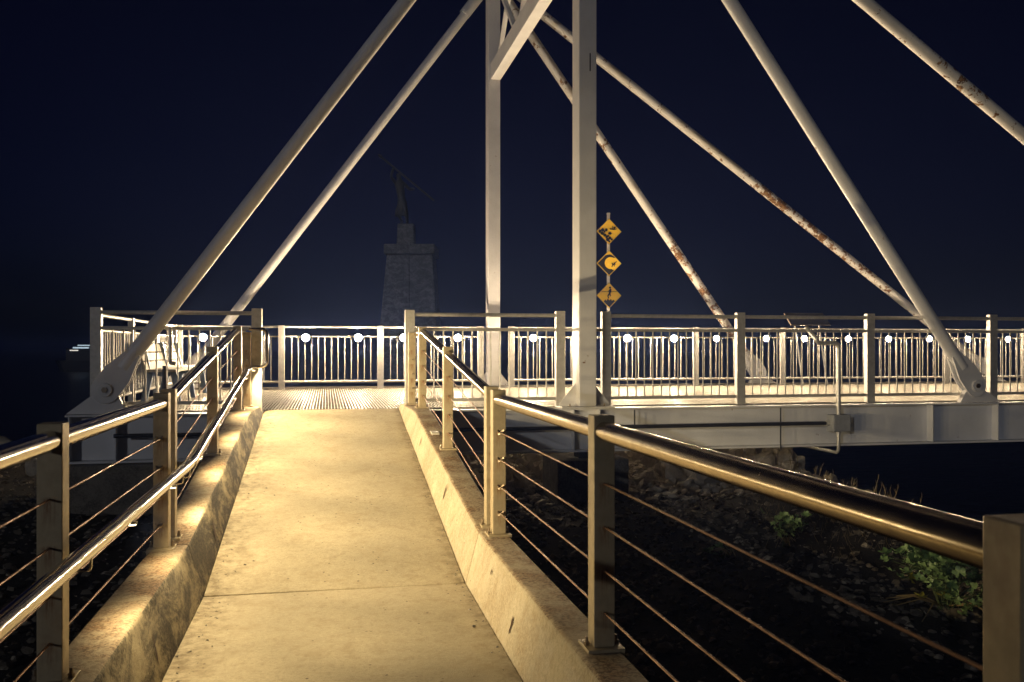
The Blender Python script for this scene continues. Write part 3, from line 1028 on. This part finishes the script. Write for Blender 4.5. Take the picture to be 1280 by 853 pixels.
for i, (u, v, r) in enumerate([(-.72, .0, .13), (-.5, .1, .14), (-.55, -.15, .14), (-.35, -.28, .14), (-.36, -.02, .09), (-.2, -.42, .13), (-.12, -.62, .13), (.05, -.5, .12), (.02, -.76, .10), (.2, -.6, .10), (-.08, -.34, .09)]):
    P1.append(blob(u, v, r, 7, 20 + i))
P1 += [stick(.05, .2, .36, .16, .09), stick(.36, .16, .50, .34, .07), stick(.30, .18, .28, .42, .06), stick(.36, .14, .60, .22, .06), stick(.46, .28, .60, .42, .05), blob(.42, .30, .07, 8, 5)]
# wave sign: crescent wave and small figure
out = [(.0, .86)] + [(-.92 + .0, .0)] + [(0, -.90), (.40, -.50), (.34, -.46), (.10, -.60)]
cres = []
cc, r1 = (.12, .02), .47
inner = [(cc[0] + r1 * math.cos(R(a)), cc[1] + r1 * math.sin(R(a)) * .98) for a in range(62, 300, 17)]
wave = [(-.28, .62), (-.90, .0), (.0, -.90), (.42, -.48)] + [(.30, -.50)] + list(reversed(inner)) + [(.50, .42), (.36, .56), (.08, .68)]
P2 = [wave, blob(.44, .02, .07, 8, 3), stick(.25, -.10, .50, -.02, .12), stick(.30, -.08, .22, -.26, .07), stick(.38, -.06, .42, -.22, .07), stick(.42, .0, .60, .16, .06), stick(.3, 0, .2, .02, .06)]
P3 = [blob(.08, .60, .09, 8, 4), stick(.12, .50, .05, .18, .15), stick(.05, .20, -.10, -.04, .10), stick(.06, .20, .10, -.06, .08), stick(-.10, -.04, -.04, -.22, .08), stick(.08, .48, -.06, .30, .06), stick(.12, .46, .16, .26, .06),
      stick(-.62, .28, .62, .30, .035), [(-.44, -.46), (-.30, -.30), (-.2, -.40), (-.10, -.22), (.02, -.38), (.14, -.26), (.22, -.40), (.34, -.32), (.48, -.42), (.02, -.90)]]
for k, (cz, polys, lab) in enumerate(((3.78, P1, 'top yellow diamond sign showing falling rocks and a tumbling figure'), (3.155, P2, 'middle yellow diamond sign showing a huge curling wave over a figure'), (2.525, P3, 'lowest yellow diamond sign showing a figure slipping above jagged rocks'))):
    s = thing('hazard_sign', lab, 'sign', (SXc, SYc, cz), 'yellow diamond hazard signs on one pole')
    pn = MB().prism([(SXc + u * HD, cz + v * HD) for u, v in diamond(1)], 'y', SYc, SYc + .012).build('sign_plate', M['sign_yellow'], s, .001)
    fr = MB()
    for (a, b2) in (((0, 1), (1, 0)), ((1, 0), (0, -1)), ((0, -1), (-1, 0)), ((-1, 0), (0, 1))):
        fr.bar((SXc + a[0] * HD * .985, SYc - .001, cz + a[1] * HD * .985), (SXc + b2[0] * HD * .985, SYc - .001, cz + b2[1] * HD * .985), .006, .008, (0, 1, 0))
    fr.build('border', M['panel'], s)
    pict(pn, polys, cz, SYc)
    MB().box(SXc - .03, SXc + .03, SYc + .0125, SYc + .02, cz - .1, cz + .1).build('clamp', M['galv'], s)

# ------------------------------------------------------------------ statue on its stone plinth (45 m away)
SX, SY = 4.05, 45.1
k = .0396
fw = Vector((math.sin(R(11.54)), math.cos(R(11.54)), 0))
rt = Vector((math.cos(R(11.54)), -math.sin(R(11.54)), 0))
SC = Vector((0, 0, 1.5)) + fw * 45
def spt(px, py, dep=0.0):
    return SC + rt * (px - 640) * k + Vector((0, 0, (435 - py) * k)) + fw * dep
mound = MB()
vs = []
for j in range(13):
    for i in range(25):
        a = 2 * math.pi * i / 24
        r = j * 1.1
        x, y = SX + 1.6 * r * math.cos(a), SY + 1.0 * r * math.sin(a)
        vs.append((x, y, -.2 - max(0, r - 3) * .35 + .3 * noise.noise(Vector((x * .6, y * .6, 0)))))
fs = [(j * 25 + i, j * 25 + i + 1, (j + 1) * 25 + i + 1, (j + 1) * 25 + i) for j in range(12) for i in range(24)]
mound.add(vs, fs).build('breakwater', M['soil'], None, kind='structure')
pt = thing('plinth', 'tapered stone plinth with overhanging cap beyond the bridge in the mist', 'plinth', tuple(spt(513, 472)))
def frustum(px0, px1, pyb, qx0, qx1, pyt, d0, d1, name):
    vs = []
    for (a, b2, py, d) in ((px0, px1, pyb, d0), (qx0, qx1, pyt, d1)):
        vs += [spt(a, py, -d), spt(b2, py, -d), spt(b2, py, d), spt(a, py, d)]
    return MB().add(vs, [(0, 3, 2, 1), (4, 5, 6, 7), (0, 1, 5, 4), (1, 2, 6, 5), (2, 3, 7, 6), (3, 0, 4, 7)]).build(name, M['statue_stone'], pt, .05)
base_o = frustum(474, 553, 476, 487, 543, 321, 1.5, 1.05, 'plinth_body')
frustum(484, 546, 320.7, 484, 546, 308.5, 1.25, 1.25, 'plinth_cap')
frustum(497, 519, 308.2, 498, 518, 281, .45, .42, 'statue_block')
for (a, b2, c2, d2) in ((508, 516, 509, 515),):
    vs = []
    for (p0, p1, py, d) in ((a, b2, 470, 1.56), (c2, d2, 322, 1.10)):
        vs += [spt(p0, py, -d), spt(p1, py, -d), spt(p1, py, -d + .3), spt(p0, py, -d + .3)]
    MB().add(vs, [(0, 3, 2, 1), (4, 5, 6, 7), (0, 1, 5, 4), (1, 2, 6, 5), (2, 3, 7, 6), (3, 0, 4, 7)]).build('pilaster', M['statue_stone'], pt, .02)

stt = thing('statue', 'dark bronze statue of a standing figure raising a long spear, atop the plinth', 'statue', tuple(spt(508, 281)))
nodes = {'pel': (503, 256, 0, 4.6), 'bel': (502, 248, 0, 4.4), 'che': (500, 237, 0, 5.4), 'shm': (499.5, 229, 0, 4.0), 'neck': (499, 224.5, -.02, 2.0), 'head0': (498.5, 220.5, -.04, 2.9), 'head1': (498, 216.6, -.05, 2.4),
         'lsh': (494.5, 229, -.05, 2.2), 'lel': (489.5, 222, -.25, 1.7), 'lha': (493, 212, -.4, 1.5),
         'rsh': (505.5, 230.5, .02, 2.2), 'rel': (512, 237, .0, 1.8), 'rha': (518.5, 237.3, -.25, 1.5),
         'hipA': (506, 259, -.02, 3.3), 'kneeA': (508.5, 269, -.1, 2.3), 'ankA': (509, 278.5, .0, 1.5), 'toeA': (509.5, 280.2, -.28, 1.2),
         'hipB': (499.5, 259.5, .02, 3.2), 'kneeB': (498.5, 268.5, -.22, 2.3), 'ankB': (502.5, 277.5, .12, 1.5), 'toeB': (501.5, 280.2, -.15, 1.2)}
edges = [('pel', 'bel'), ('bel', 'che'), ('che', 'shm'), ('shm', 'neck'), ('neck', 'head0'), ('head0', 'head1'), ('shm', 'lsh'), ('lsh', 'lel'), ('lel', 'lha'), ('shm', 'rsh'), ('rsh', 'rel'), ('rel', 'rha'),
         ('pel', 'hipA'), ('hipA', 'kneeA'), ('kneeA', 'ankA'), ('ankA', 'toeA'), ('pel', 'hipB'), ('hipB', 'kneeB'), ('kneeB', 'ankB'), ('ankB', 'toeB')]
keys = list(nodes)
me = bpy.data.meshes.new('statue_body')
me.from_pydata([spt(nodes[q][0], nodes[q][1], nodes[q][2]) for q in keys], [(keys.index(a), keys.index(b2)) for a, b2 in edges], [])
bo = bpy.data.objects.new('figure', me)
C.objects.link(bo)
md = bo.modifiers.new('skin', 'SKIN')
md.use_smooth_shade = True
for i, q in enumerate(keys):
    me.skin_vertices[0].data[i].radius = (nodes[q][3] * k * 1.3, nodes[q][3] * k * 1.1)
me.skin_vertices[0].data[0].use_root = True
bo.modifiers.new('sub', 'SUBSURF').levels = 1
bo.modifiers['sub'].render_levels = 2
me.materials.append(M['bronze'])
bo.parent = stt
bo.matrix_parent_inverse = Matrix.Translation(-stt.location)
# wrap round the hips, hanging to one side
vs, fs = [], []
nseg = 14
for j, (cx, cy, rx) in enumerate(((502.5, 251, 5.4), (502.3, 257, 6.3), (501.5, 263, 7.2), (500.5, 270, 7.0))):
    for i in range(nseg):
        a = 2 * math.pi * i / nseg
        f = 1 + .10 * math.sin(5 * a + j)
        vs.append(spt(cx + rx * f * math.cos(a), cy + (1.5 * math.sin(3 * a) if j == 3 else 0), rx * k * .7 * f * math.sin(a)))
for j in range(3):
    for i in range(nseg):
        fs.append((j * nseg + i, j * nseg + (i + 1) % nseg, (j + 1) * nseg + (i + 1) % nseg, (j + 1) * nseg + i))
fs.append(tuple(range(nseg)))
MB().add(vs, fs).build('waist_cloth', M['bronze'], stt, smooth=True)
MB().tube([spt(479, 199.5, -.45), spt(543, 252, -.3)], .05, 10).build('spear_shaft', M['bronze'], stt)
MB().tube([spt(474, 195.2, -.46), spt(477, 197.8, -.45), spt(479.5, 200, -.45)], [.01, .11, .05], 6).build('spear_head', M['bronze'], stt)

# ------------------------------------------------------------------ boat far out on the left
bD = 150
bo_c = Vector((0, 0, 0)) + fw * bD + rt * (-537 / 1136 * bD)
bt = thing('boat', 'distant dark boat with a few lights out on the black water', 'boat', (bo_c.x, bo_c.y, -2.4))
def bpt(u, z, d): return bo_c + rt * u + fw * d + Vector((0, 0, z))
def bbox(name, u0, u1, z0, z1, d0, d1, mat, par=bt):
    vs = [bpt(u, z, d) for z in (z0, z1) for u, d in ((u0, d0), (u1, d0), (u1, d1), (u0, d1))]
    return MB().add(vs, [(0, 3, 2, 1), (4, 5, 6, 7), (0, 1, 5, 4), (1, 2, 6, 5), (2, 3, 7, 6), (3, 0, 4, 7)]).build(name, mat, par)
vs = [bpt(u, z, d) for z, s in ((-2.6, .8), (-.6, 1.0)) for u, d in ((-4.5 * s, 0), (-3 * s, -1.4 * s), (3.5 * s, -1.4 * s), (3.8 * s, 1.4 * s), (-3 * s, 1.4 * s))]
MB().add(vs, [(4, 3, 2, 1, 0), (5, 6, 7, 8, 9)] + [(i, (i + 1) % 5, 5 + (i + 1) % 5, 5 + i) for i in range(5)]).build('hull', M['hull'], bt)
cb = bbox('cabin', -2.2, 2.2, -.6, 1.35, -1, 1, M['hull'])
bbox('window', -1.1, 1.5, 1.38, 1.62, -1.03, -.9, M['ship_light'])
bbox('window', -.3, 1.9, 1.82, 1.98, -1.03, -.9, M['ship_light'])
bbox('deck_light', -1.6, -.2, .98, 1.16, -1.03, -.95, M['ship_window'])
bbox('wheelhouse', -.6, 2.1, 1.63, 2.1, -.9, .9, M['hull'])

# ------------------------------------------------------------------ plants
def leaf_mesh(seed, mat):
    q = random.Random(seed)
    n = 5
    vs = [(0, 0, 0)]
    m = 26
    for i in range(m + 1):
        a = R(-150) + R(300) * i / m
        lobe = .62 + .36 * abs(math.cos(a * n * .5)) ** .8 + .05 * math.cos(a * 17) + q.uniform(-.05, .05)
        r = lobe
        vs.append((r * math.sin(a), r * math.cos(a), .22 * r * r + .12 * math.cos(a * n) * r + .07 * math.sin(a * 9 + seed)))
    for i in range(m + 1):
        a = R(-150) + R(300) * i / m
        vs.append((.5 * math.sin(a), .5 * math.cos(a), .03 + .03 * math.cos(a * n)))
    o = m + 2
    fs = []
    for i in range(m):
        fs.append((0, o + i, o + i + 1))
        fs.append((o + i, 1 + i, 2 + i, o + i + 1))
    me = bpy.data.meshes.new('leaf')
    me.from_pydata(vs, [], fs)
    for p in me.polygons: p.use_smooth = True
    me.materials.append(mat)
    return me
leaf_mes = [leaf_mesh(i, M['leaf']) for i in range(6)]
yellow_me = leaf_mesh(9, M['leaf_yellow'])
def leafy_plant(label, cx, cy, spread, height, nleaf, size, seed, group=None, yel=2):
    q = random.Random(seed)
    z0 = ground_z(cx, cy)
    t = thing('leafy_plant', label, 'plant', (cx, cy, z0), group)
    st = MB()
    heads = []
    for i in range(max(3, nleaf // 10)):
        a = q.uniform(0, 6.283)
        r = spread * q.random() ** .6
        h = height * (1 - .5 * (r / spread) ** 2) * q.uniform(.55, 1.0)
        heads.append(Vector((cx + r * math.cos(a), cy + r * math.sin(a), z0 + h)))
        st.tube([(cx + q.uniform(-.05, .05), cy + q.uniform(-.05, .05), z0 - .02), (cx + .45 * r * math.cos(a + .2), cy + .45 * r * math.sin(a + .2), z0 + h * .7), heads[-1]], [.006, .005, .003], 5, False)
    for i in range(nleaf):
        hd = q.choice(heads)
        off = Vector((q.gauss(0, 1), q.gauss(0, 1), q.gauss(-.2, .8))) * size * 1.5
        tip = hd + off
        tip.z = max(tip.z, z0 + .02)
        st.tube([hd - Vector((0, 0, .06)), tip], [.0025, .0015], 4, False)
        s = size * q.uniform(.5, 1.15)
        mesh = yellow_me if i < yel else q.choice(leaf_mes)
        if i < yel: tip.z = z0 + .06 + .04 * i
        link('leaf', mesh, t, tip, (q.uniform(-.3, 1.3), q.uniform(-1.1, .5), q.uniform(0, 6.3)), (s, s, s))
    st.build('stems', M['green_stem'], t)
    ds = MB()
    for i in range(8):
        a = q.uniform(2.4, 5.2)
        L = spread * q.uniform(.6, 1.15)
        ds.tube([(cx, cy, z0 + .03), (cx + .5 * L * math.cos(a), cy + .5 * L * math.sin(a), z0 + .10), (cx + L * math.cos(a), cy + L * math.sin(a), z0 + q.uniform(.03, .09))], [.005, .0045, .003], 5)
    ds.build('dry_stalks', M['stem'], t)
    return t
leafy_plant('large bushy green leafy plant growing on the gravel by the nearest right post', 4.25, 5.65, 0.44, .52, 295, .050, 3, None, 4)
leafy_plant('small bright green leafy plant on the bank below the right handrail', 4.18, 7.75, .15, .34, 48, .042, 5, None, 0)
leafy_plant('low dim green sprig on the dark bank further left', 3.55, 7.6, .2, .12, 18, .045, 8, None, 0)
# dry weeds along the crest of the bank
def weed(label, cx, cy, h, n, seed, leafy=False):
    q = random.Random(seed)
    z0 = ground_z(cx, cy)
    t = thing('dry_weed', label, 'plant', (cx, cy, z0), 'dry weeds along the crest of the bank')
    s = MB()
    for i in range(n):
        a = q.uniform(0, 6.3); l = h * q.uniform(.5, 1)
        b0 = Vector((cx + q.uniform(-.05, .05), cy + q.uniform(-.05, .05), z0 - .02))
        tip = b0 + Vector((math.cos(a) * l * .25, math.sin(a) * l * .25, l))
        s.tube([b0, (b0 + tip) / 2 + Vector((0, 0, .02)), tip], [.004, .0035, .0015], 4)
        for j in range(4):
            c = b0.lerp(tip, q.uniform(.5, 1))
            s.tube([c, c + Vector((q.uniform(-.03, .03), q.uniform(-.03, .03), .05))], [.003, .001], 4)
    s.build('stalks', M['stem'], t)
for i, (y, h, n) in enumerate(((12.6, .45, 3), (11.6, .3, 3), (11.0, .4, 4), (10.3, .36, 5), (9.9, .3, 7), (9.2, .32, 6), (8.6, .42, 6), (8.2, .36, 8), (7.8, .4, 5))):
    weed('%s clump of thin dry stalks on the bank crest counting from the bridge' % ('first', 'second', 'third', 'fourth', 'fifth', 'sixth', 'seventh', 'eighth', 'ninth')[i], xr(y) - .35, y, h, n, 40 + i)
gs = MB()
q = random.Random(77)
for i in range(900):
    y = q.uniform(7.2, 12)
    x = xr(y) - abs(q.gauss(.5, .6))
    if x < 3.2: continue
    z = ground_z(x, y)
    l = q.uniform(.05, .16); a = q.uniform(0, 6.3)
    gs.add([(x - .003, y, z - .01), (x + .003, y, z - .01), (x + math.cos(a) * l * .6, y + math.sin(a) * l * .6, z + l)], [(0, 1, 2)])
gs.build('dry_grass', M['stem'], None, kind='stuff', label='sparse dry grass tufts along the edge of the bank', category='grass')

# ------------------------------------------------------------------ haze
hm = bpy.data.materials.new('night_haze')
hm.use_nodes = True
t = hm.node_tree
t.nodes.remove(t.nodes["Principled BSDF"])
pv = t.nodes.new("ShaderNodeVolumePrincipled")
pv.inputs["Color"].default_value = (.25, .38, 1.0, 1)
pv.inputs["Density"].default_value = HAZE
pv.inputs["Anisotropy"].default_value = .55
t.links.new(pv.outputs[0], t.nodes["Material Output"].inputs["Volume"])
MB().box(-2600, 2600, -310, 3100, -4.6, 12.5).build('haze', hm, None, kind='stuff', label='thin night mist over the water and the bridge', category='haze')
